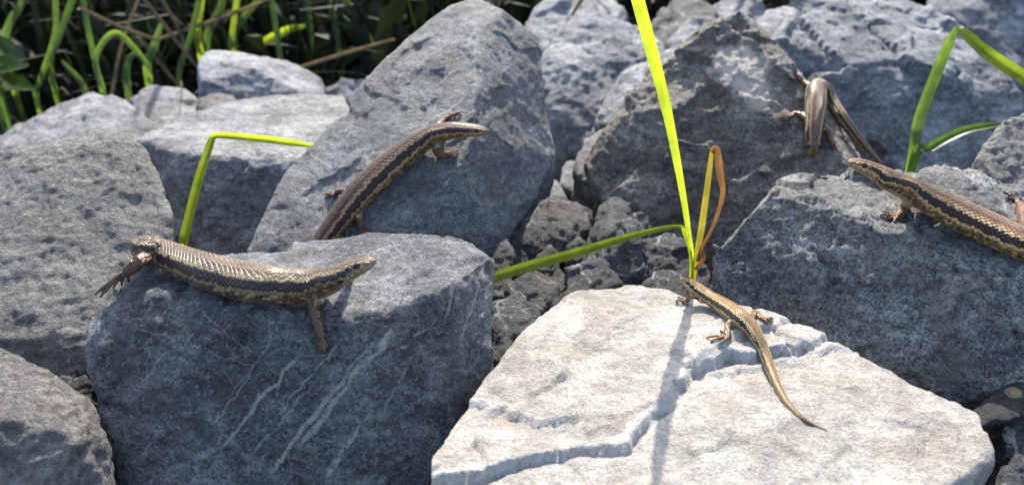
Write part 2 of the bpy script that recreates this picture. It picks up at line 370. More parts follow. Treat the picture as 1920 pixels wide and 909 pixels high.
rock('triangular_rock', 'R9', 'dark brownish triangular rock with a whitish patch near its peak', [[
    (1385, 20, 38), (1340, 38, 38), (1280, 78, 38), (1220, 123, 37.9), (1180, 178, 37.6), (1120, 250, 37.2), (1093, 290, 36.8), (1108, 335, 36.5), (1135, 380, 36), (1220, 420, 35.6), (1280, 470, 35.3), (1340, 520, 35),
    (1420, 36, 38), (1452, 78, 37.5), (1500, 140, 36.6), (1540, 205, 35.6), (1578, 290, 34.8), (1595, 350, 34.4), (1600, 460, 34.4), (1522, 150, 38.5), (1604, 290, 37), (1650, 345, 36.5), (1360, 200, 36.3)]],
    'mid', .11, 9, base=.2, back=2.5, chips=5, fac=.8, bvh=True)
rock('boulder', 'R10', 'big speckled grey rock with lichen flecks, skink stretched along its upper edge', [[
    (1472, 325, 30.8), (1590, 322, 30.8), (1700, 323, 30.8), (1765, 317, 31.2), (1860, 322, 30.8), (1960, 328, 30.5), (2120, 350, 30), (1440, 360, 29.6), (1530, 380, 28.9), (1660, 425, 27.9), (1760, 455, 27.4), (1900, 505, 26.6), (2080, 540, 26.3),
    (1418, 372, 30.3), (1338, 472, 30), (1306, 510, 29.9), (1330, 570, 29.7), (1540, 680, 27.9), (1650, 710, 27.4), (1750, 745, 27), (1840, 765, 26.8), (1925, 730, 26), (2100, 720, 26)]],
    'right', .1, 10, base=.2, back=1.2, chips=6, fac=1.25, bvh=True)
rock('far_boulder', 'R11', 'large blue-grey boulder behind the triangular rock and folded grass', [[
    (1438, 62, 46), (1480, 40, 47), (1540, 18, 48), (1600, -2, 49), (1690, -14, 50), (1768, 30, 49), (1852, 100, 47), (1902, 165, 46), (1920, 205, 45.5), (1888, 255, 45), (1830, 330, 44.5), (1700, 360, 43.8), (1560, 340, 44), (1480, 200, 44.8), (1620, 130, 44.6), (1740, 150, 44.9)]],
    'blue', .16, 11, base=.2, chips=5)
rock('far_rock', 'R12', 'shaded bluish rock face with pale streaks in the far corner', [[
    (1735, 10, 62), (1760, -60, 64), (2000, -90, 64), (2080, 150, 60), (1930, 220, 58), (1855, 130, 59), (1780, 50, 60)]], 'blue', .3, 12, base=.2, chips=4)
rock('perched_rock', 'R13', 'small rough grey rock perched on the speckled rock beside the skink', [[
    (1818, 328, 31), (1845, 268, 31.4), (1880, 228, 31.6), (1920, 210, 31.9), (2000, 215, 31.6), (2030, 340, 30.6), (1920, 352, 30.2), (1835, 342, 30.4)]], 'rough', .12, 13, back=2, chips=5)
rock('ridge_rock', 'R6', 'low sloping grey rock in front of the shaded grass', [[
    (-100, 300, 50), (0, 260, 50), (90, 208, 52), (180, 176, 53), (238, 188, 52), (305, 240, 50), (260, 275, 48), (-100, 340, 47), (150, 270, 47.5)]], 'grey', .2, 6, base=.2, chips=4)
rock('hump_rock', 'R6b', 'small humped grey rock next to the low sloping rock', [[
    (238, 188, 55), (290, 158, 56), (340, 161, 56), (376, 190, 55), (372, 225, 53), (300, 245, 52), (250, 220, 53)]], 'grey', .2, 7, base=.2, chips=4)
rock('wedge_rock', 'R7', 'smooth blue-grey wedge-shaped rock standing up against the dark grass', [[
    (367, 112, 52), (374, 99, 53), (400, 92, 54), (540, 113, 55), (592, 140, 55), (615, 166, 54), (600, 190, 52), (500, 195, 51), (430, 200, 50.5), (370, 195, 51), (376, 150, 50.8), (480, 128, 51.8)]], 'blue', .16, 17, base=3, back=3, chips=3, fac=.5)
rock('tucked_rock', 'R7b', 'little dark grey stone tucked under the wedge-shaped rock', [[
    (368, 184, 47), (400, 174, 48), (440, 180, 48), (458, 198, 47), (450, 215, 46), (370, 215, 46)]], 'mid', .15, 18, base=4, chips=4)
rock('lit_stone', 'R7c', 'small sunlit stone between the wedge rock and the peaked rock', [[
    (600, 166, 58), (640, 147, 58), (690, 150, 58), (680, 200, 57), (610, 195, 57)]], 'grey', .2, 19, base=.2, chips=4)
rock('round_back_rock', 'R14', 'broad bluish rock with sunlit top, right behind the peaked rock', [[
    (1008, 105, 50), (1040, 50, 52), (1100, 26, 53), (1200, 46, 53), (1245, 82, 52), (1245, 125, 51), (1135, 200, 48), (1110, 262, 47), (1065, 292, 47), (1030, 235, 48), (1020, 165, 48.5), (1060, 120, 49)]], 'blue', .18, 14, base=.2, chips=4)
rock('upper_back_rock', 'R15', 'blue-grey rock with a dry stem on it, above the broad bluish rock', [[
    (978, 45, 60), (1015, -2, 62), (1040, -18, 62), (1150, -4, 62), (1180, 25, 60), (1160, 70, 58), (1020, 100, 58)]], 'blue', .25, 15, base=.2, chips=4)
rock('shaded_rock', 'R16', 'shaded bluish rock with thin lit edge, left behind the triangular rock', [[
    (1106, 248, 44), (1130, 188, 45), (1175, 128, 46), (1275, 84, 47), (1310, 110, 46), (1230, 210, 43), (1115, 290, 43)]], 'blue', .18, 16, base=.2, chips=4)
back_labels = ['dark rock near the dim green gap behind the tall grass blade', 'low rounded rock just left of the triangular rock peak', 'dim blue rock above the triangular rock peak', 'small pale rock between triangular rock and far boulder', 'hazy grey rock behind the top of the far boulder']
for i, (h, m) in enumerate([
    ([(1215, 45, 60), (1260, -4, 62), (1310, -14, 62), (1350, 20, 60), (1240, 95, 58), (1330, 80, 58)], 'dark'),
    ([(1248, 72, 55), (1290, 34, 56), (1340, 28, 56), (1360, 60, 55), (1260, 105, 54)], 'blue'),
    ([(1325, 25, 64), (1360, -14, 66), (1425, -14, 66), (1445, 30, 64), (1390, 60, 62)], 'blue'),
    ([(1412, 42, 56), (1440, 18, 57), (1475, 10, 58), (1510, 25, 57), (1480, 75, 55), (1430, 75, 54)], 'grey'),
    ([(1465, 25, 66), (1500, -20, 68), (1640, -30, 68), (1600, 25, 65)], 'blue')]):
    rock('back_rock', 'b', back_labels[i], [h], m, .25, 30+i, base=.2, chips=4)
# small stones in the hollow between the big rocks
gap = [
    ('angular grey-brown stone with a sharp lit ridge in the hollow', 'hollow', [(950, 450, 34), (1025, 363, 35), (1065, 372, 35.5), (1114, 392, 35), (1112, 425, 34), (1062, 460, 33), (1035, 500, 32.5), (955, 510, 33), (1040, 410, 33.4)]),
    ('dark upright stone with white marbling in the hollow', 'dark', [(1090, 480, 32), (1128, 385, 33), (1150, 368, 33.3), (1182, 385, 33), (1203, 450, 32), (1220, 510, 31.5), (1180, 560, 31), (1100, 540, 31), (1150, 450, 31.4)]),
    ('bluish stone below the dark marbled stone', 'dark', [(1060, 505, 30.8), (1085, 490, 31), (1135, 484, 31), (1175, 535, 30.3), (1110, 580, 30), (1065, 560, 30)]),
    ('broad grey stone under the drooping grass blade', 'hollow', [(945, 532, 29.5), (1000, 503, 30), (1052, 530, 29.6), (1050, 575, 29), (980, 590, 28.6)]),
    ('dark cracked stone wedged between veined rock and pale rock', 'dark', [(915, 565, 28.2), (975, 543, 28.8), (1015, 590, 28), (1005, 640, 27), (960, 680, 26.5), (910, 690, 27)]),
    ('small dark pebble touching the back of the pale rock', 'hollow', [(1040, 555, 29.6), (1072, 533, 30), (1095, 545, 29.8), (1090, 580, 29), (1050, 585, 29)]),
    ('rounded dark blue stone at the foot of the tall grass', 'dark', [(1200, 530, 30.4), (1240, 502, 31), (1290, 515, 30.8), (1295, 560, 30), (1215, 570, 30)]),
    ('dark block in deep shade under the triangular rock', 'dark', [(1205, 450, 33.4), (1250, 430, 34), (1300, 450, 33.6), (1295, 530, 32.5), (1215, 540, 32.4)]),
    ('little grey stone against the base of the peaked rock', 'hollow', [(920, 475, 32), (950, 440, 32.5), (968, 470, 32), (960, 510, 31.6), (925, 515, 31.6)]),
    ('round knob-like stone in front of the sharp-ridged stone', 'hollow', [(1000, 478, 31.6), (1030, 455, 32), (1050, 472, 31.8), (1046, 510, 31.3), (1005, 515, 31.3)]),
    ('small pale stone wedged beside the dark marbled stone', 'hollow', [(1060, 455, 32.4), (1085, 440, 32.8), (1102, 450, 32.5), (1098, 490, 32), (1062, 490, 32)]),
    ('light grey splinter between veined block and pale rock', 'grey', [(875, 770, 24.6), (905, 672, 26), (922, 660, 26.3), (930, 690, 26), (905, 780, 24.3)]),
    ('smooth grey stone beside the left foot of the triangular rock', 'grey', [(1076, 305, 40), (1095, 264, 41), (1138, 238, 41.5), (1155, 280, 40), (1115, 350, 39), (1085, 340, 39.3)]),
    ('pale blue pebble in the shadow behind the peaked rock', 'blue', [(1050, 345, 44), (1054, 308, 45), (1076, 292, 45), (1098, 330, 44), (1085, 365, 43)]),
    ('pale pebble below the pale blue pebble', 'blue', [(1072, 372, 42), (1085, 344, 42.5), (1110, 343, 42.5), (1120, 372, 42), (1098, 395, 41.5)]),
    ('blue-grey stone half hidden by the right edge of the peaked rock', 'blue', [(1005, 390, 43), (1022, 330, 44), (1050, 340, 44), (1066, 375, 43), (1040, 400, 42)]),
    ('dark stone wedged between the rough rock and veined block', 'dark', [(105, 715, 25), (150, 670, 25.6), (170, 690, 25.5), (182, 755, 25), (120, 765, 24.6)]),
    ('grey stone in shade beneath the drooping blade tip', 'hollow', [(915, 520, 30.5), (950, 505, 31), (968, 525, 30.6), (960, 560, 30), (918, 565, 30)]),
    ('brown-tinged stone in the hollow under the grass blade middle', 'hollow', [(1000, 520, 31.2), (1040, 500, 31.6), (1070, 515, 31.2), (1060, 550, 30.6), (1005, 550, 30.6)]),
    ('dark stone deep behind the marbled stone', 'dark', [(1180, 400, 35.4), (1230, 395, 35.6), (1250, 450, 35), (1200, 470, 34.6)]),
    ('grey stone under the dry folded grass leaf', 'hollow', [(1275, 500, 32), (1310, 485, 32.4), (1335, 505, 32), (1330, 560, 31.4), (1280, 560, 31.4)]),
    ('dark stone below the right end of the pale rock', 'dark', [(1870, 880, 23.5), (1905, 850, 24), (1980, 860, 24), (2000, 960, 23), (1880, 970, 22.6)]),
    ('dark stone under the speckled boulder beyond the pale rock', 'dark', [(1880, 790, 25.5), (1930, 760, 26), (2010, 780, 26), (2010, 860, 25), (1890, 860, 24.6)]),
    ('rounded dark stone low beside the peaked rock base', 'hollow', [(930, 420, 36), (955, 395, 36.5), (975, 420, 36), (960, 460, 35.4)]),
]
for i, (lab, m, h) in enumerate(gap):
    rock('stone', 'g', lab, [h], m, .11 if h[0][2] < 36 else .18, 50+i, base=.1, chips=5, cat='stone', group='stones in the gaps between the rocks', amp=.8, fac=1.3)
rock('dark_slab', 'slab', 'dark flat slab with a pale fleck lodged under the speckled boulder', [[
    (1790, 790, 25.2), (1850, 745, 25.8), (1940, 690, 26.4), (2010, 700, 26.2), (2000, 760, 25.4), (1890, 790, 24.9), (1830, 800, 24.8)]], 'dark', .12, 90, back=.6, chips=3, fac=.3, cat='stone', bvh=True)
# filler stones lying on the soil, glimpsed through the gaps
rnd = random.Random(5)
protos = []
for k in range(4):
    bm = bmesh.new()
    for _ in range(16):
        p = Vector((rnd.gauss(0, 1), rnd.gauss(0, 1), rnd.gauss(0, 1))).normalized(); bm.verts.new((p.x*1.7, p.y*1.4, p.z*1.1+1.0))
    r = bmesh.ops.convex_hull(bm, input=bm.verts); bm.verts.index_update()
    V, F = voxelise([v.co.copy() for v in bm.verts], [[v.index for v in f.verts] for f in bm.faces], .16); bm.free()
    V = lap(V, F, 2); N = normals(V, F); V = V+N*(.13*facets(V*.8+k*9)+.05*fbm(V*1.6, 3))[:, None]
    protos.append((V, F))
fill_me = {}
for i in range(70):
    D = rnd.uniform(26, 60); px = rnd.uniform(-60, 1980); p = at(px, 454, D); x, y = p.x, D*CP+4
    k = rnd.randrange(4); mk = rnd.choice(['dark', 'mid', 'blue', 'grey'])
    if (k, mk) not in fill_me:
        o = mesh_obj('pebble', protos[k][0], protos[k][1], M[mk], origin=(0, 0, 0)); fill_me[(k, mk)] = o.data
    else:
        o = bpy.data.objects.new('pebble', fill_me[(k, mk)]); COL.objects.link(o)
    sc = rnd.uniform(.8, 1.6); o.location = (x*CM, y*CM, -.1*CM); o.scale = (sc, sc, sc); o.rotation_euler = (0, 0, rnd.uniform(0, 6.28))
    tag(o, 'small stone lying on the soil between the large rocks', 'stone', 'pebbles on the soil')

# stones with marks of their own: seams and crusts at their real spots
def spot(key, px, py): return BV[key].ray_cast(*ray(px, py))[0]-Vector(OBJ[key].location)/CM
def seam(key, a, b, th, amt):
    A = BV[key].ray_cast(*ray(*a)); B = BV[key].ray_cast(*ray(*b)); org = Vector(OBJ[key].location)/CM
    if A[0] is None or B[0] is None: return None
    d = B[0]-A[0]; fn = (A[1]+B[1]+Vector((0, -.6, .4))).normalized(); L = d.length/2; d.normalize()
    return ((A[0]+B[0])/2-org, d.cross(fn).normalized(), d, L, th, amt)
def seams(key, L): return [q for q in (seam(key, *l) for l in L) if q]
_c = BV['slab'].ray_cast(*ray(1900, 735))[0] or at(1900, 735, 25.4)
OBJ['slab'].data.materials[0] = rock_mat('black_slab_stone', (.02, .02, .021), (.05, .05, .05), 14, vein=.1, speck=.4, patches=[(_c-Vector(OBJ['slab'].location)/CM, .25, (.45, .36, .2), .9)])
OBJ['R1'].data.materials[0] = rock_mat('veined_block_stone', (.105, .11, .122), (.275, .283, .30), 1, vein=.3, speck=.5, streak_amt=.3, stain=.5, staincol=(.13, .13, .118), fleck=.6, bump=1.3, veincol=(.58, .56, .5), seams=seams('R1', [
    ((745, 610), (560, 840), .11, 1), ((560, 660), (400, 860), .085, 1), ((655, 700), (500, 890), .10, 1), ((700, 760), (610, 900), .08, 1), ((590, 720), (470, 850), .06, .6), ((520, 620), (430, 740), .05, .5),
    ((905, 500), (860, 640), .07, .7), ((860, 520), (835, 600), .07, .7), ((360, 560), (540, 720), .035, .45), ((250, 610), (480, 690), .03, .4), ((240, 760), (330, 640), .05, .5), ((640, 610), (800, 560), .05, .5), ((700, 640), (570, 800), .05, .8), ((640, 640), (520, 780), .04, .7), ((760, 690), (690, 830), .045, .6), ((470, 700), (400, 800), .05, .6), ((820, 600), (740, 660), .04, .6)]))
OBJ['R3'].data.materials[0] = rock_mat('peak_rock_stone', (.13, .14, .15), (.25, .26, .268), 3, vein=.4, speck=.5, streak=(.5, .6, 0), streak_amt=.3, stain=.45, staincol=(.19, .165, .125), lichen=.35, veincol=(.5, .5, .48), seams=seams('R3', [
    ((640, 350), (870, 182), .075, .9), ((582, 285), (640, 335), .07, .8), ((640, 335), (630, 380), .06, .7), ((500, 400), (620, 380), .06, .5), ((893, 60), (885, 240), .05, .5)]))
OBJ['R9'].data.materials[0] = rock_mat('brown_grey_stone', (.115, .102, .088), (.285, .258, .222), 12, vein=.15, speck=.6, streak=(.9, .4, 0), streak_amt=.35, stain=.85, staincol=(.165, .125, .08), lichen=.25,
    patches=[(spot('R9', 1385, 125), 1.5, (.75, .67, .56), 1.0), (spot('R9', 1415, 175), 1.2, (.66, .585, .48), 1.0), (spot('R9', 1365, 105), .6, (.45, .42, .37), .8), (spot('R9', 1240, 240), .7, (.3, .29, .27), .6)])
OBJ['R10'].data.materials[0] = rock_mat('speckled_boulder_stone', (.125, .132, .138), (.31, .315, .31), 8, vein=.45, speck=.62, streak=(.5, .2, .3), streak_amt=.35, lichen=.85, stain=.5, staincol=(.19, .17, .125), veincol=(.36, .34, .29), seams=seams('R10', [
    ((1745, 420), (1690, 500), .06, .8), ((1670, 380), (1690, 510), .05, .6), ((1860, 570), (1780, 650), .05, .6), ((1650, 610), (1790, 640), .04, .5)]))

# ------------------------------------------------------------------ skinks
def catmull(P, n):
    P = np.asarray(P, float); Q = np.vstack([2*P[0]-P[1], P, 2*P[-1]-P[-2]]); out = []
    for i in range(1, len(Q)-2):
        for k in range(n):
            t = k/n; a, b, c, d = Q[i-1], Q[i], Q[i+1], Q[i+2]
            out.append(.5*((2*b)+(c-a)*t+(2*a-5*b+4*c-d)*t*t+(3*b-a-3*c+d)*t**3))
    out.append(P[-1]); return np.array(out)
def tube(C, R, up, seg=10, sx=1.0, sy=1.0):     # closed tube; up: (n,3); returns V,F
    n = len(C); T = np.gradient(C, axis=0); T /= np.linalg.norm(T, axis=1)[:, None]+1e-9
    S = np.cross(T, up); S /= np.linalg.norm(S, axis=1)[:, None]+1e-9; U = np.cross(S, T)
    th = np.linspace(0, 2*np.pi, seg, endpoint=False); V = []
    sx = np.broadcast_to(sx, n); sy = np.broadcast_to(sy, n)
    for i in range(n):
        V.append(C[i]+R[i]*(np.sin(th)[:, None]*S[i]*sx[i]+np.cos(th)[:, None]*U[i]*sy[i]))
    V = np.vstack(V+[C[:1]-T[:1]*R[0]*.5, C[-1:]+T[-1:]*R[-1]*.5]); F = []
    for i in range(n-1):
        for k in range(seg):
            k2 = (k+1) % seg; F.append([i*seg+k, i*seg+k2, (i+1)*seg+k2, (i+1)*seg+k])
    a, b = n*seg, n*seg+1
    for k in range(seg):
        k2 = (k+1) % seg; F.append([a, k2, k]); F.append([b, (n-1)*seg+k, (n-1)*seg+k2])
    return V, F, S, U, T

def skin_mat(name, gloss=.35, spec=.6):
    s = NT(name)
    col = s.n('ShaderNodeAttribute', attribute_name='Col').outputs['Color']
    su = s.n('ShaderNodeAttribute', attribute_name='su').outputs['Fac']; sv = s.n('ShaderNodeAttribute', attribute_name='sv').outputs['Fac']
    _, v = s.cm(3)
    x = s.math('MULTIPLY', s.math('ADD', su, sv), .5); y = s.math('MULTIPLY', s.math('SUBTRACT', su, sv), .5)
    cv = s.n('ShaderNodeCombineXYZ', i_0=x, i_1=y).outputs[0]
    vo = s.n('ShaderNodeTexVoronoi', voronoi_dimensions='2D', feature='DISTANCE_TO_EDGE'); s.set(vo.inputs['Vector'], cv); vo.inputs['Scale'].default_value = 1; vo.inputs['Randomness'].default_value = .12
    e = s.ramp(vo.outputs['Distance'], 0, .22)
    nz = s.noise(v, 14, 3, .6)
    dk = s.math('MULTIPLY', s.math('MULTIPLY_ADD', e, .38, .68), s.ramp(nz, .3, .7, .8, 1.2))
    s.set(s.b.inputs['Base Color'], s.mix(1.0, col, s.n('ShaderNodeCombineColor', i_0=dk, i_1=dk, i_2=dk).outputs[0], 'MULTIPLY'))
    s.b.inputs['Roughness'].default_value = gloss; s.b.inputs['Specular IOR Level'].default_value = spec
    s.b.inputs['Sheen Weight'].default_value = 0
    bp = s.n('ShaderNodeBump'); bp.inputs['Strength'].default_value = .8; bp.inputs['Distance'].default_value = .00022
    s.set(bp.inputs['Height'], s.math('ADD', e, s.math('MULTIPLY', nz, .25))); s.set(s.b.inputs['Normal'], bp.outputs[0])
    return s.m
M['skin'] = skin_mat('skink_scales', .42, .38); M['skin_gloss'] = skin_mat('glossy_skink_scales', .34, .5)
s = NT('skink_eye'); s.b.inputs['Base Color'].default_value = (.008, .006, .004, 1); s.b.inputs['Roughness'].default_value = .06; M['eye'] = s.m

def nearest(p, keys):
    best = None
    for k in keys:
        r = BV[k].find_nearest(Vector(p))
        if r[0] is not None and (best is None or r[3] < best[3]): best = r
    return best
def cast(px, py, keys):
    o, d = ray(px, py); best = None
    for k in keys:
        r = BV[k].ray_cast(o, d)
        if r[0] is not None and (best is None or r[3] < best[3]): best = r
    return best
def rest(px, py, r, keys, D0=15.0, D1=45.0):    # slide a body section of radius r along its line of sight until it lies on the stone
    D = D0
    while D < D1:
        p = at(px, py, D); nr = nearest(p, keys)
        if nr[3] <= r: return p, nr[1], D
        D += max(.02, (nr[3]-r)*.6)
    return None, None, None

SKINK_PAL = {
    'brown': dict(dorsal=(.17, .098, .048), mid=(.085, .048, .027), stripe=(.54, .36, .165), dark=(.03, .016, .012), flank=(.19, .125, .06), belly=(.40, .34, .22), edge=(.36, .155, .06), limb=(.17, .085, .045), flecks=.35),
    'gold': dict(dorsal=(.31, .195, .085), mid=(.19, .115, .05), stripe=(.56, .42, .20), dark=(.024, .015, .009), flank=(.33, .235, .11), belly=(.45, .4, .28), edge=(.38, .25, .09), limb=(.24, .13, .06), flecks=.12),
    'dark': dict(dorsal=(.105, .062, .04), mid=(.045, .026, .019), stripe=(.40, .28, .14), dark=(.026, .014, .013), flank=(.17, .115, .05), belly=(.38, .32, .17), edge=(.28, .10, .05), limb=(.14, .062, .038), flecks=.7, low=.8),
    'olive': dict(dorsal=(.165, .112, .066), mid=(.09, .058, .037), stripe=(.42, .33, .19), dark=(.034, .021, .017), flank=(.15, .092, .055), belly=(.34, .28, .18), edge=(.24, .165, .085), limb=(.15, .08, .045), flecks=.25, low=.5),
}
def skink(label, spine, keys, legs, auto, pal, mat, scale=1.0, upmix=.5, seed=1, voxel=.021, name='skink', fix_up=None, lift=.86):
    """spine: rows (px, py, radius, depth or None); None = resting on the stone."""
    C = []; R = []; U = []; Dl = []
    for (px, py, r, d) in spine:
        if d is None:
            p, n, D = rest(px, py, r*lift, keys)
            if p is None: C.append(None)
            else: C.append(p)
            Dl.append(D)
        else: Dl.append(d); C.append(at(px, py, d))
        R.append(r)
    idx = [i for i, d in enumerate(Dl) if d is not None]
    Dl = np.interp(range(len(Dl)), idx, [Dl[i] for i in idx])
    Ds = Dl.copy()
    for _ in range(2):                                   # ease the depth so that the back stays smooth
        Ds[1:-1] = .25*Ds[:-2]+.5*Ds[1:-1]+.25*Ds[2:]
    Ds = np.minimum(Ds, Dl+.05)
    C = [at(p[0], p[1], D) for p, D in zip(spine, Ds)]
    for p in C:
        n = nearest(p, keys); v = (Vector(p)-n[0]).normalized()
        U.append((v*(1-upmix)+Vector((0, 0, 1))*upmix).normalized() if fix_up is None else (v*(1-upmix)+Vector(fix_up).normalized()*upmix).normalized())
    C = np.array(C); U = np.array(U); R = np.array(R)
    for _ in range(2): U[1:-1] = .3*U[:-2]+.4*U[1:-1]+.3*U[2:]
    n = 8; Cs = catmull(C, n); Rs = np.maximum(catmull(R[:, None], n)[:, 0], .015); Us = catmull(U, n); Us /= np.linalg.norm(Us, axis=1)[:, None]
    arc = np.concatenate([[0], np.cumsum(np.linalg.norm(np.diff(Cs, axis=0), axis=1))])
    hs = scale
    head = 1-sstep(.9*hs, 1.5*hs, arc)
    sx = 1.06+.06*head; sy = .95-.13*head
    V, F, S, UU, T = tube(Cs, Rs, Us, 20, sx, sy)
    VV = [V]; FF = list(F); nb = len(V)
    def add(path, rad, n=4):
        nonlocal nb
        path = np.array([np.array(p) for p in path]); 
        c = catmull(path, n); r = np.maximum(catmull(np.array(rad)[:, None], n)[:, 0], .018)
        tdir = path[-1]-path[0]; up = np.array([0, 0, 1.]) if abs(tdir[2]) < .9*np.linalg.norm(tdir) else np.array([0, 1., 0])
        v, f, *_ = tube(c, r, np.tile(up, (len(c), 1)), 8)
        VV.append(v); FF.extend([[nb+i for i in q] for q in f]); nb += len(v)
    def surf(p, h):
        r = nearest(p, keys); nn = r[1]
        if (Vector((0, 0, CAMZ))-r[0]).dot(nn) < 0 and False: nn = -nn
        return np.array(r[0]+nn*h)
    def station(px, py):
        q = np.array(at(px, py, 1))
        X, Y = proj(Cs); return int(np.argmin(np.hypot(X-px, Y-py)))
    for lg in legs:      # drawn legs: (hip px,py), joints [(px,py,height)], toes [(px,py)...], thickness
        hip, joints, toes, th = lg
        i = station(*hip); path = [Cs[i]*.6+.4*np.array(at(hip[0], hip[1], Ds[min(len(Ds)-1, i//n)]-.1))]; rad = [th*1.25]
        for (px, py, h) in joints:
            c = cast(px, py, keys)
            if c is None or h < 0:
                dd = abs(h) if h < 0 else Ds[min(len(Ds)-1, i//n)]
                path.append(np.array(at(px, py, dd)))
            else:
                o, d = ray(px, py); D = c[3]
                p = c[0]+c[1]*h
                path.append(np.array(o+d*((p-o).dot(d))) if h < 1.2 else np.array(p))
            rad.append(th*(1.05, .85, .62, .6)[min(3, len(path)-2)])
        add(path, rad)
        wr = path[-1]; wd = wr-path[-2]; wd /= np.linalg.norm(wd)
        for tx, ty in toes:
            c = cast(tx, ty, keys)
            tip = np.array(c[0]+c[1]*.035) if c is not None and np.linalg.norm(np.array(c[0])-wr) < 2.2 else np.array(at(tx, ty, (Vector(wr)-Vector((0, 0, CAMZ))).dot(Vector((0, CP, -SP)))))
            mid = .5*(wr+tip); mid = mid+np.array(nearest(mid, keys)[1])*.09
            add([wr-wd*.03, mid*.6+wr*.4, mid*.5+tip*.5, tip], [th*.5, .06*scale**.5, .052*scale**.5, .036])
    for (u, side, fw) in auto:                           # legs on the far side, placed on the stone
        i = int(np.argmin(abs(arc-u))); c = Cs[i]; t = -T[i]; r = Rs[i]
        hip = c+S[i]*side*r*.6-UU[i]*r*.3
        knee = surf(c+S[i]*side*(r+.45*scale)+t*fw*.35*scale, .28*scale); foot = surf(c+S[i]*side*(r+.75*scale)+t*fw*.85*scale-UU[i]*.3, .07)
        th = .15*scale
        add([hip, knee, foot], [th*1.3, th, th*.65])
        for k in range(5):
            a = (k-2)*.42+side*.2; dirv = t*math.cos(a)*fw+S[i]*side*(math.sin(a)*.9+.35); L = (.3, .42, .52, .56, .36)[k]*scale
            tip = surf(foot+dirv*L, .03); mid = .5*(foot+tip)+UU[i]*.06
            add([foot, mid, tip], [th*.5, .055*scale**.5, .036])
    V, F = voxelise(np.vstack(VV), FF, voxel); V = lap(V, F, 2, .5)
    # where each point sits on the animal: u along the back, theta from the back line to the belly
    m = len(V); ui = np.zeros(m, int); dist = np.zeros(m)
    for a in range(0, m, 20000):
        d = ((V[a:a+20000, None, :]-Cs[None])**2).sum(2)/1.0; ui[a:a+20000] = d.argmin(1); dist[a:a+20000] = np.sqrt(d.min(1))
    dv = V-Cs[ui]; along = (dv*T[ui]).sum(1); u = arc[ui]+along
    th = np.arctan2((dv*S[ui]).sum(1), (dv*UU[ui]).sum(1)); r = Rs[ui]
    limb = sstep(1.18, 1.45, dist/r)*(r > .05)
    rows = 44; cum = np.concatenate([[0], np.cumsum(np.diff(arc)/np.maximum(.045, 2*np.pi*.5*(Rs[1:]+Rs[:-1])/rows))])
    su = np.interp(u, arc, cum)*.8; sv = th/(2*np.pi)*rows
    hm = 1-sstep(.95*hs, 1.3*hs, u)
    x = (su+sv)/2; y = (su-sv)/2; ix = np.floor(x+.5).astype(int); iy = np.floor(y+.5).astype(int)
    hsh = _r1[hash3(np.stack([ix, iy, np.full(m, seed)], 1))]; hsh2 = _r1[(hash3(np.stack([iy, ix, np.full(m, seed+5)], 1))*3) & 255]
    tc = np.abs((ix-iy)/rows*2*np.pi)/np.pi
    q = .35*tc+.65*np.abs(th)/np.pi
    t = np.where(hm > .5, np.abs(th)/np.pi, q+hsh*.016)
    P = SKINK_PAL[pal]; c3 = lambda k: np.array(P[k])[None]
    def mixc(a, b, f): return a*(1-f[:, None])+b*f[:, None]
    col = np.tile(np.array(P['dorsal']), (m, 1))*(1+.22*hsh[:, None])
    col = mixc(col, c3('mid'), sstep(.035, .0, np.abs(t-.0))*.75)                      # vertebral line
    col = mixc(col, c3('mid'), sstep(.5, .6, hsh2)*P['flecks']*(1-hm))
    col = mixc(col, c3('mid'), sstep(.10, .13, t)*(1-sstep(.15, .18, t))*.7)
    wob = .012*np.sin(su*1.9)+.010*np.sin(su*.83+1)
    a1 = .23+wob*.5; a2 = .288+wob; a3 = .455+wob; a4 = .51+wob*1.3
    col = mixc(col, c3('edge'), sstep(a1-.045, a1-.02, t)*(1-hm*.6))
    col = mixc(col, c3('stripe'), sstep(a1-.012, a1+.004, t)*(.85-.3*hm))
    col = mixc(col, c3('dark'), sstep(a2-.006, a2+.006, t)*(1-hm*(1-sstep(.3*hs, .75*hs, u))*.55))
    col = mixc(col, c3('stripe'), sstep(a3-.006, a3+.006, t)*P.get('low', 1.0))
    fl = c3('flank')*(1+.35*hsh[:, None]); fl = mixc(fl, c3('stripe'), sstep(.45, .6, hsh)*.7); fl = mixc(fl, c3('dark'), sstep(.45, .6, hsh2)*.75)
    f = sstep(a4-.006, a4+.006, t); col = col*(1-f[:, None])+fl*f[:, None]
    col = mixc(col, c3('belly'), sstep(.70, .80, t))
    # head: plain shields on top, pale lips with bars, mouth line, ear hole
    lip = hm*sstep(.5, .52, t)*(1-sstep(.74, .78, t)); bars = (.5+.5*np.sin(u/hs*34))**3
    col = mixc(col, c3('stripe')*(1-.55*bars[:, None]), lip*.75)
    mt = .645-.04*sstep(.3*hs, .8*hs, u); col = mixc(col, np.array([[.02, .014, .01]]), hm*sstep(.016, .008, np.abs(np.abs(th)/np.pi-mt))*(1-sstep(.78*hs, .84*hs, u))*.85)
    ear = ((u-1.12*hs)/(.085*hs))**2+((np.abs(th)/np.pi-.535)/.045)**2; col = mixc(col, np.array([[.012, .009, .008]]), sstep(1.1, .7, ear))
    lid = ((u-.46*hs)/(.15*hs))**2+((np.abs(th)/np.pi-.355)/.10)**2; col = mixc(col, c3('stripe')*.75, sstep(1.25, .8, lid)*.8)
    tail = sstep(arc[-1]*.55, arc[-1]*.9, u); col = mixc(col, c3('mid')*1.3, tail*.35*(t < .5))
    lc = c3('limb')*(1+.35*hsh[:, None]); lc = mixc(lc, c3('dark'), sstep(.3, .6, pn(V*5.5))*.6); col = col*(1-limb[:, None])+lc*limb[:, None]
    col = np.clip(col, .005, .9)
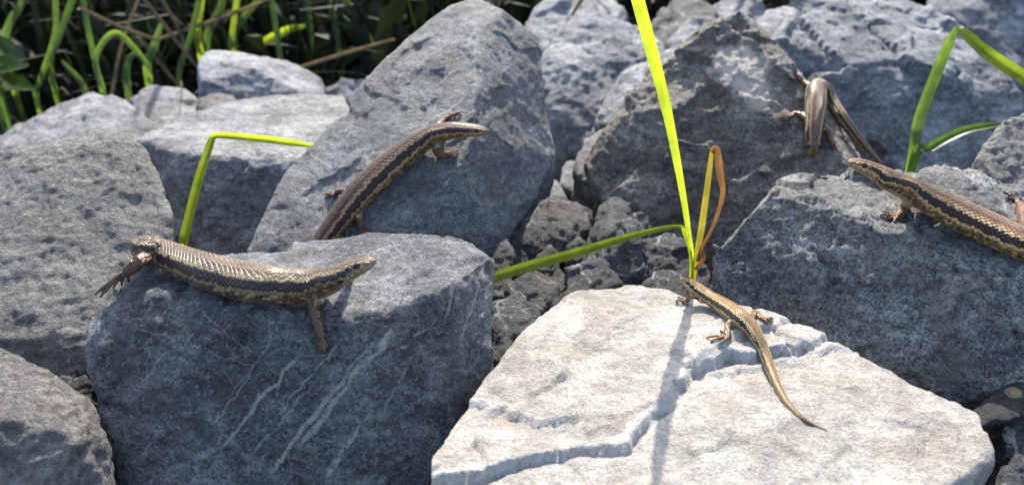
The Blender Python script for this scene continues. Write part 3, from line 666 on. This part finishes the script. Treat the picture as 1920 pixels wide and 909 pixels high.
    su = np.where(limb > .5, V[:, 0]*15, su); sv = np.where(limb > .5, V[:, 2]*15, sv)
    su = np.where(hm > .5, su*.5, su); sv = np.where(hm > .5, sv*.5, sv)
    org = (Cs[len(Cs)//3][0], Cs[len(Cs)//3][1], V[:, 2].min())
    root = empty(name, org); tag(root, label, 'skink', 'skinks on the rocks')
    bvh = BVHTree.FromPolygons([tuple(v) for v in V], F.tolist())
    mesh_obj('body', V, F, mat, root, origin=org, attrs={'Col': col, 'su': su, 'sv': sv})
    for sd_ in (-1, 1):
        i = int(np.argmin(abs(arc-.46*hs))); a = math.radians(64); dr = S[i]*sd_*math.sin(a)+UU[i]*math.cos(a)
        hitp = bvh.ray_cast(Vector(Cs[i]+dr*1.5), Vector(-dr))[0]; er = .105*hs**.8
        if hitp is None: continue
        cc = np.array(hitp)-dr*er*.35
        ev = []; ef = []
        for j in range(9):
            for k in range(14):
                p1 = math.pi*j/8; p2 = 2*math.pi*k/14; ev.append(cc+er*(T[i]*math.cos(p1)*1.15+S[i]*math.sin(p1)*math.cos(p2)+UU[i]*math.sin(p1)*math.sin(p2)*.85))
        for j in range(8):
            for k in range(14): ef.append([j*14+k, j*14+(k+1) % 14, (j+1)*14+(k+1) % 14, (j+1)*14+k])
        mesh_obj('eye', np.array(ev), np.array(ef), M['eye'], root, origin=cc)
    print('skink depths', label[:30], np.round(Ds, 1))
    return root

skink('dull brown skink draped over the veined block rock, near hind foot stretched back', [
    (705, 487, .07, 22.6), (697, 490, .18, 22.6), (682, 496, .27, 22.65), (660, 505, .34, 22.75), (632, 520, .39, 22.9), (600, 532, .46, None), (560, 535, .54, None), (505, 533, .58, None), (450, 525, .59, None), (395, 510, .57, None), (345, 492, .52, None),
    (310, 477, .47, None), (288, 468, .43, None), (274, 464, .40, 25.1), (267, 464, .37, 25.9), (270, 468, .34, 26.8), (288, 475, .3, 27.8), (330, 483, .22, 28.6), (380, 490, .1, 29.2)],
    ['R1'], [((585, 560), [(590, 585, .32), (600, 622, .12), (604, 638, .06)], [(594, 650), (602, 660), (610, 661), (617, 652)], .16),
             ((306, 486), [(270, 486, -24.75), (240, 508, -24.85)], [(178, 553), (188, 557), (214, 541), (229, 537), (244, 530)], .225)],
    [(1.9, 1, -.7), (6.2, 1, .6)], 'olive', M['skin_gloss'], seed=1, upmix=1.0)
skink('dark brown striped skink climbing the tall peaked rock', [
    (918, 247, .08, 31.6), (909, 246, .19, 31.6), (893, 245, .28, 31.6), (868, 244, .34, 31.7), (840, 246, .37, 31.8), (808, 256, .44, None), (768, 281, .53, None), (725, 315, .58, None), (683, 355, .59, None), (652, 390, .53, None), (626, 425, .47, None),
    (603, 455, .41, None), (588, 478, .36, None), (590, 505, .28, 30.9), (620, 525, .2, 30.7), (670, 535, .1, 30.6)],
    ['R3'], [((815, 272), [(824, 291, .3), (842, 288, .1)], [(858, 290), (857, 297), (851, 300), (860, 284)], .16),
             ((660, 392), [(671, 398, .45), (677, 428, .12)], [(697, 443), (690, 446), (681, 447), (700, 436)], .18),
             ((812, 240), [(830, 226, .25), (842, 221, .1)], [(866, 211), (862, 216), (848, 210), (855, 211)], .14)],
    [(6.4, 1, -.5)], 'dark', M['skin'], seed=2, upmix=.8)
skink('small slender golden brown skink with long curved tail on the flat pale rock', [
    (1276, 522, .07, None), (1281, 525, .14, None), (1292, 532, .215, None), (1308, 543, .25, None), (1332, 559, .26, None), (1362, 578, .31, None), (1388, 597, .325, None), (1407, 614, .28, None), (1422, 637, .21, None), (1434, 662, .18, None), (1444, 690, .155, None),
    (1457, 722, .125, None), (1476, 755, .095, None), (1504, 783, .07, None), (1530, 799, .045, None), (1549, 806, .025, None)],
    ['R2'], [((1318, 556), [(1300, 552, .2), (1286, 565, .07)], [(1267, 564), (1270, 558), (1278, 571), (1288, 573)], .1),
             ((1388, 606), [(1366, 608, .3), (1365, 632, .08)], [(1324, 635), (1332, 642), (1347, 644), (1350, 622)], .12),
             ((1408, 598), [(1417, 586, .3), (1428, 599, .08)], [(1450, 600), (1447, 604), (1440, 607)], .11)],
    [(1.25, -1, 1)], 'gold', M['skin_gloss'], scale=.62, seed=3, upmix=.6, voxel=.017)
skink('brown skink with bold cream side stripes stretched along the speckled boulder', [
    (1591, 304, .10, 27.3), (1600, 306, .20, 27.3), (1616, 311, .28, 27.35), (1642, 323, .35, 27.4), (1672, 340, .39, 27.4), (1706, 356, .46, None), (1758, 382, .54, None), (1815, 410, .58, None), (1868, 434, .58, None), (1920, 458, .55, None), (1970, 480, .49, None), (2020, 500, .42, None), (2080, 520, .33, None), (2150, 540, .22, None), (2220, 555, .1, None)],
    ['R10'], [((1700, 372), [(1697, 390, .4), (1681, 409, .1)], [(1649, 404), (1654, 399), (1663, 401), (1660, 412), (1676, 418)], .17),
              ((1935, 420), [(1915, 392, .3), (1904, 380, .15)], [(1880, 360), (1889, 372), (1897, 362), (1914, 370)], .18)],
    [], 'brown', M['skin'], seed=4, upmix=.7)
skink('grey-brown skink facing down the triangular rock with tail trailing behind', [
    (1524, 291, .09, None), (1524, 284, .18, None), (1525, 270, .27, None), (1526, 250, .33, None), (1527, 228, .38, None), (1529, 205, .44, None), (1530, 184, .46, None), (1531, 168, .43, None), (1538, 163, .38, 37.0), (1549, 172, .35, 37.4), (1560, 193, .33, 37.3), (1580, 222, .29, None), (1604, 254, .25, None), (1628, 284, .2, None), (1650, 308, .14, None)],
    ['R9'], [((1510, 222), [(1492, 214, .25), (1479, 221, .1)], [(1462, 221), (1466, 227), (1474, 231), (1464, 216)], .14),
             ((1546, 232), [(1552, 246, .25), (1557, 262, .1)], [(1566, 277), (1560, 276), (1553, 268), (1567, 270)], .14),
             ((1512, 160), [(1503, 153, .25), (1499, 146, .12)], [(1496, 138), (1501, 138), (1493, 142)], .14)],
    [], 'brown', M['skin_gloss'], scale=.9, seed=5, upmix=.35, fix_up=(0, -.75, .65))

# ------------------------------------------------------------------ grass
M['blade'] = blade_mat('fresh_grass', (.10, .17, .02), (.50, .66, .03), .68)
M['blade_deep'] = blade_mat('deep_green_grass', (.06, .12, .025), (.22, .38, .04), .5)
M['blade_mid'] = blade_mat('mid_green_grass', (.05, .095, .02), (.13, .23, .025), .5)
M['dry'] = blade_mat('dry_leaf', (.22, .12, .045), (.32, .15, .04), .4)
M['straw'] = blade_mat('straw', (.30, .24, .15), (.3, .23, .12), .25)
M['yellowing'] = blade_mat('yellowing_leaf', (.22, .20, .03), (.42, .36, .03), .5)
def blade_mesh(path, width, fold=.25, face=(0, -1, .25), n=6, twist=0.0):
    C = catmull(np.array([np.array(p) for p in path]), n); W = np.interp(np.linspace(0, 1, len(C)), np.linspace(0, 1, len(width)), width)
    T = np.gradient(C, axis=0); T /= np.linalg.norm(T, axis=1)[:, None]+1e-9
    Sd = np.cross(T, np.array(face)); Sd /= np.linalg.norm(Sd, axis=1)[:, None]+1e-9; Nn = np.cross(Sd, T)
    tw = np.linspace(0, twist, len(C)); Sd, Nn = Sd*np.cos(tw)[:, None]+Nn*np.sin(tw)[:, None], Nn*np.cos(tw)[:, None]-Sd*np.sin(tw)[:, None]
    V = []; ws = (-1, -.5, 0, .5, 1)
    for i in range(len(C)):
        w_ = W[i]*.5; V += [C[i]+Sd[i]*w_*k+Nn[i]*w_*fold*2*abs(k)**.8 for k in ws]
    F = []
    for i in range(len(C)-1):
        for k in range(4): F.append([i*5+k, i*5+k+1, (i+1)*5+k+1, (i+1)*5+k])
    return np.array(V), np.array(F)
def drop(p, z=0.0): return Vector((p[0], p[1]+.2, z))
# bent blade by the rough rock
p = [at(345, 455, 30.6), at(372, 345, 31.2), at(395, 272, 31.6), at(402, 256, 31.7), at(420, 254, 31.7), at(490, 260, 31.8), at(545, 267, 32.2), at(584, 273, 32.9)]
V, F = blade_mesh([drop(at(340, 480, 30.6), .2), at(340, 480, 30.6)]+p, [.26, .34, .38, .36, .3, .22, .25, .28, .28, .16], .3)
tag(mesh_obj('bent_grass', V, F, M['blade'], origin=V[0]), 'bright green grass blade bent over at a right angle', 'grass')
# tuft in the hollow
tb = at(1297, 520, 31.6); root = empty('grass_tuft', (tb.x, tb.y, 0)); tag(root, 'grass tuft with one very tall blade and dry folded leaves in the hollow', 'grass tuft')
def bl(path, width, mat, parent, **kw):
    V, F = blade_mesh(path, width, **kw); return mesh_obj('blade', V, F, M[mat], parent, origin=V[1])
g0 = Vector((tb.x, tb.y, 0))
YB = tb.y
bl([g0, aty(1297, 520, YB), aty(1290, 430, YB), aty(1272, 320, YB), aty(1248, 200, YB), aty(1222, 100, YB), aty(1195, 0, YB), aty(1172, -100, YB), aty(1150, -240, YB)], [.12, .14, .2, .27, .37, .44, .45, .38, .1], 'blade', root, fold=.2)
bl([g0, at(1296, 515, 31.5), at(1284, 440, 31.1), at(1268, 425, 30.9), at(1190, 441, 30.3), at(1080, 474, 29.5), at(1000, 497, 28.9), at(925, 520, 28.4)], [.1, .12, .15, .16, .26, .36, .4, .38], 'blade', root, fold=.06, face=(0, -.8, .6))
bl([g0, at(1300, 515, 31.5), aty(1314, 430, YB), aty(1328, 330, YB), aty(1334, 282, YB)], [.12, .2, .26, .22, .14], 'yellowing', root, fold=.3)
V, F = blade_mesh([aty(1333, 284, YB), aty(1342, 281, YB-.1), aty(1350, 330, YB-.1), aty(1354, 365, YB-.1), aty(1338, 420, YB-.1), aty(1315, 465, YB-.1), aty(1306, 490, YB-.1)], [.14, .3, .26, .18, .14, .12, .1], .3)
mesh_obj('dry_blade', V, F, M['dry'], root, origin=V[1])['label'] = 'dry orange-brown folded leaf'
V, F = blade_mesh([at(1303, 505, 31.3), at(1318, 485, 31.2), at(1316, 465, 31.3), at(1322, 455, 31.3)], [.1, .2, .14, .08], .3)
mesh_obj('dry_blade', V, F, M['dry'], root, origin=V[1])['label'] = 'curled brown leaf base'
# folded grass behind the right-hand skink
tb = at(1705, 325, 33); root = empty('grass_tuft', (tb.x, tb.y, 0)); tag(root, 'broad green grass sprout folded over behind the striped skink', 'grass tuft')
g0 = Vector((tb.x, tb.y, 0))
bl([g0, at(1704, 322, 33), at(1716, 240, 33), at(1748, 150, 33), at(1778, 80, 32.8), at(1794, 50, 32.6)], [.3, .45, .5, .5, .4, .18], 'blade_deep', root, fold=.25)
bl([at(1794, 50, 32.6), at(1806, 62, 32.3), at(1850, 102, 31.6), at(1920, 148, 30.8), at(2000, 200, 30)], [.2, .42, .52, .52, .3], 'blade', root, fold=.2)
bl([g0, at(1706, 318, 32.8), at(1740, 282, 32.6), at(1800, 250, 32.4), at(1850, 238, 32.3), at(1884, 233, 32.4)], [.25, .4, .45, .42, .36, .12], 'blade_deep', root, fold=.25, face=(0, -.5, .85))

# grass and stalks behind the rocks
def tuft(label, D, blades, mats=None):
    b0 = at(blades[0][-1][0], 180, D); root = empty('grass_tuft', (b0.x, b0.y, 0)); tag(root, label, 'grass tuft', 'grass tufts behind the rocks')
    for i, b in enumerate(blades):
        d = D+(i % 3)*1.2; q = [at(x, y, d) for x, y in b]
        q = [drop(q[-1], 0)]+q[::-1] if True else q
        w = .45+.2*((i*7) % 3)/2
        V, F = blade_mesh(q, [w*.7]+[w]*(len(b)-1)+[w*.5], .2)
        mesh_obj('blade', V, F, M[(mats or ['blade_deep', 'blade_mid'])[i % 2]], root, origin=V[1])
tuft('bright upright grass tuft beside the dark broad leaf', 60, [[(118, -60), (106, 0), (104, 66), (76, 152), (70, 187)], [(150, -50), (137, 0), (109, 76), (96, 130)], [(60, -50), (45, 0), (10, 91)], [(152, -60), (157, 0), (174, 91)]])
tuft('arching grass tuft with one hooped blade', 57, [[(278, 121), (253, 91), (222, 63), (197, 76), (180, 116), (195, 174)], [(258, 96), (240, 120), (243, 182)], [(303, 45), (290, 90), (278, 136)], [(116, 114), (152, 152), (162, 180)]], ['blade_deep', 'blade_mid'])
tuft('tall glowing grass tuft left of the wedge-shaped rock', 61, [[(380, -60), (374, 0), (359, 66), (336, 152)], [(388, -60), (379, 0), (372, 66), (379, 111)], [(425, -40), (415, 15), (387, 91)]], ['blade_mid', 'blade'])
tuft('yellow-green grass tuft rising behind the wedge-shaped rock', 62, [[(452, -60), (445, 0), (435, 76), (437, 110)], [(520, -50), (486, 0), (450, 45), (440, 90)], [(574, 48), (531, 61), (475, 110)], [(500, -60), (511, 5), (526, 111)]], ['blade', 'blade_mid'])
tuft('thin dim grass tuft left of the peaked rock', 66, [[(575, -40), (580, 25), (593, 142)], [(625, -40), (648, 0), (694, 76), (700, 120)], [(762, 30), (676, 96), (600, 152)], [(610, -40), (618, 0), (636, 90)]], ['blade_mid', 'blade_mid'])
stalks = [[(150, 15), (230, 52), (298, 76)], [(273, 0), (320, 60), (374, 129)], [(300, 74), (400, 40), (520, -6)], [(270, 78), (300, 115), (334, 159)], [(560, 128), (650, 100), (740, 74)], [(212, 180), (230, 90), (263, -5)], [(300, -10), (340, 60), (350, 100)], [(-5, 182), (8, 205), (22, 230)], [(1105, -20), (1085, 8), (1072, 30)], [(0, 226), (30, 222), (60, 250)]]
stalk_labels = ['straw-coloured stalk sloping down behind the bright upright tuft', 'dry stalk leaning towards the wedge-shaped rock top', 'long pale stalk rising across the glowing tuft', 'short dry stalk under the hooped blade tuft', 'dry stem crossing the thin dim tuft beside the peaked rock',
    'thin upright dry stem among the hooped blades', 'brown stem crossing another stalk above the humped rock', 'short straw bit at the edge of the broad-leaved plant', 'dry stem resting on the rock behind the peaked rock', 'dead straw lying along the low sloping rock']
for i, b in enumerate(stalks):
    V, F = blade_mesh([at(x, y, 59+(i % 4)*1.5) for x, y in b], [.28, .3, .22], .9)
    tag(mesh_obj('dry_stalk', V, F, M['straw'], origin=V[1]), stalk_labels[i], 'stalk', 'dry stalks in the grass')
# broad leaves
rt = at(10, 200, 58); root = empty('broad_leaf_plant', (rt.x, rt.y, 0)); tag(root, 'low plant with broad dark green leaves at the grass edge', 'plant')
for (x, y, L, a, D) in [(5, 130, 5, .3, 57), (-20, 110, 5, 1.0, 58), (20, 105, 4, -.6, 59), (30, 160, 3.5, -.2, 57)]:
    c = at(x, y, D); d = Vector((math.cos(a), -.4, math.sin(a)*.5)); q = [Vector((rt.x, rt.y, 0)), c-d*L*.5, c, c+d*L*.5]
    V, F = blade_mesh(q, [.15, .4, L*.5, .1], .15, face=(0, -.5, .85)); mesh_obj('leaf', V, F, M['blade_mid'], root, origin=V[1])

# the mass of grass and undergrowth that nobody could count
M['grass_far'] = blade_mat('shade_toned_grass', (.028, .045, .014), (.035, .06, .010), .3, .65)  # grass colour darkened to hold the shade of the thicket
M['under'] = blade_mat('shade_toned_leaves', (.02, .028, .012), (.02, .032, .008), .25, .7)  # leaves added to darken the backdrop; shade sits in their colour
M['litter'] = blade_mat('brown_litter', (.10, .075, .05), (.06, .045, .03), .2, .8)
def field(name, label, cat, n, mat, ylo, yhi, hlo, hhi, wlo, whi, seed, lean=.5, edge=True):
    r = np.random.RandomState(seed); VV = []; FF = []; nb = 0; k = 0
    while k < n:
        x = r.uniform(-130, 130); y = ylo+(yhi-ylo)*r.rand()**1.4
        lim = 65+max(0, (x+2)*.6) if x < 18 else 80
        if edge and y < lim: continue
        k += 1; h = r.uniform(hlo, hhi)*(.8+1.2*min(1, max(0, (y-68)/35))); a = r.uniform(0, 6.28); l = h*lean*r.rand(); b = np.array([x, y, -.2]); dv = np.array([math.cos(a), math.sin(a), 0])  # grass made taller towards the back so its shadow darkens nearer blades
        path = np.array([b, b+[0, 0, h*.45]+dv*l*.2, b+[0, 0, h*.82]+dv*l*.6, b+[0, 0, h*(1-.25*r.rand())]+dv*l*1.15]); fa = r.uniform(0, 6.28)
        w_ = r.uniform(wlo, whi); sd_ = np.array([math.cos(fa), math.sin(fa), 0])*w_*.5; nn = np.array([-math.sin(fa), math.cos(fa), 0])*w_*.12
        for p, s_ in zip(path, (.7, 1, .8, .06)): VV += [p-sd_*s_+nn, p-nn, p+sd_*s_+nn]
        for i in range(3):
            q = nb+i*3; FF += [[q, q+1, q+4, q+3], [q+1, q+2, q+5, q+4]]
        nb += 12
    o = mesh_obj(name, np.array(VV), np.array(FF), M[mat], origin=(0, 0, 0)); tag(o, label, cat, kind='stuff'); return o
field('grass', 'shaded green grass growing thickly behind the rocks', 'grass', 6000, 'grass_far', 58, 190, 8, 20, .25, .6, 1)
field('undergrowth', 'leafy undergrowth low among the grass, coloured dark for shade', 'undergrowth', 6000, 'under', 60, 190, 5, 16, .7, 2.0, 2, lean=1.0)
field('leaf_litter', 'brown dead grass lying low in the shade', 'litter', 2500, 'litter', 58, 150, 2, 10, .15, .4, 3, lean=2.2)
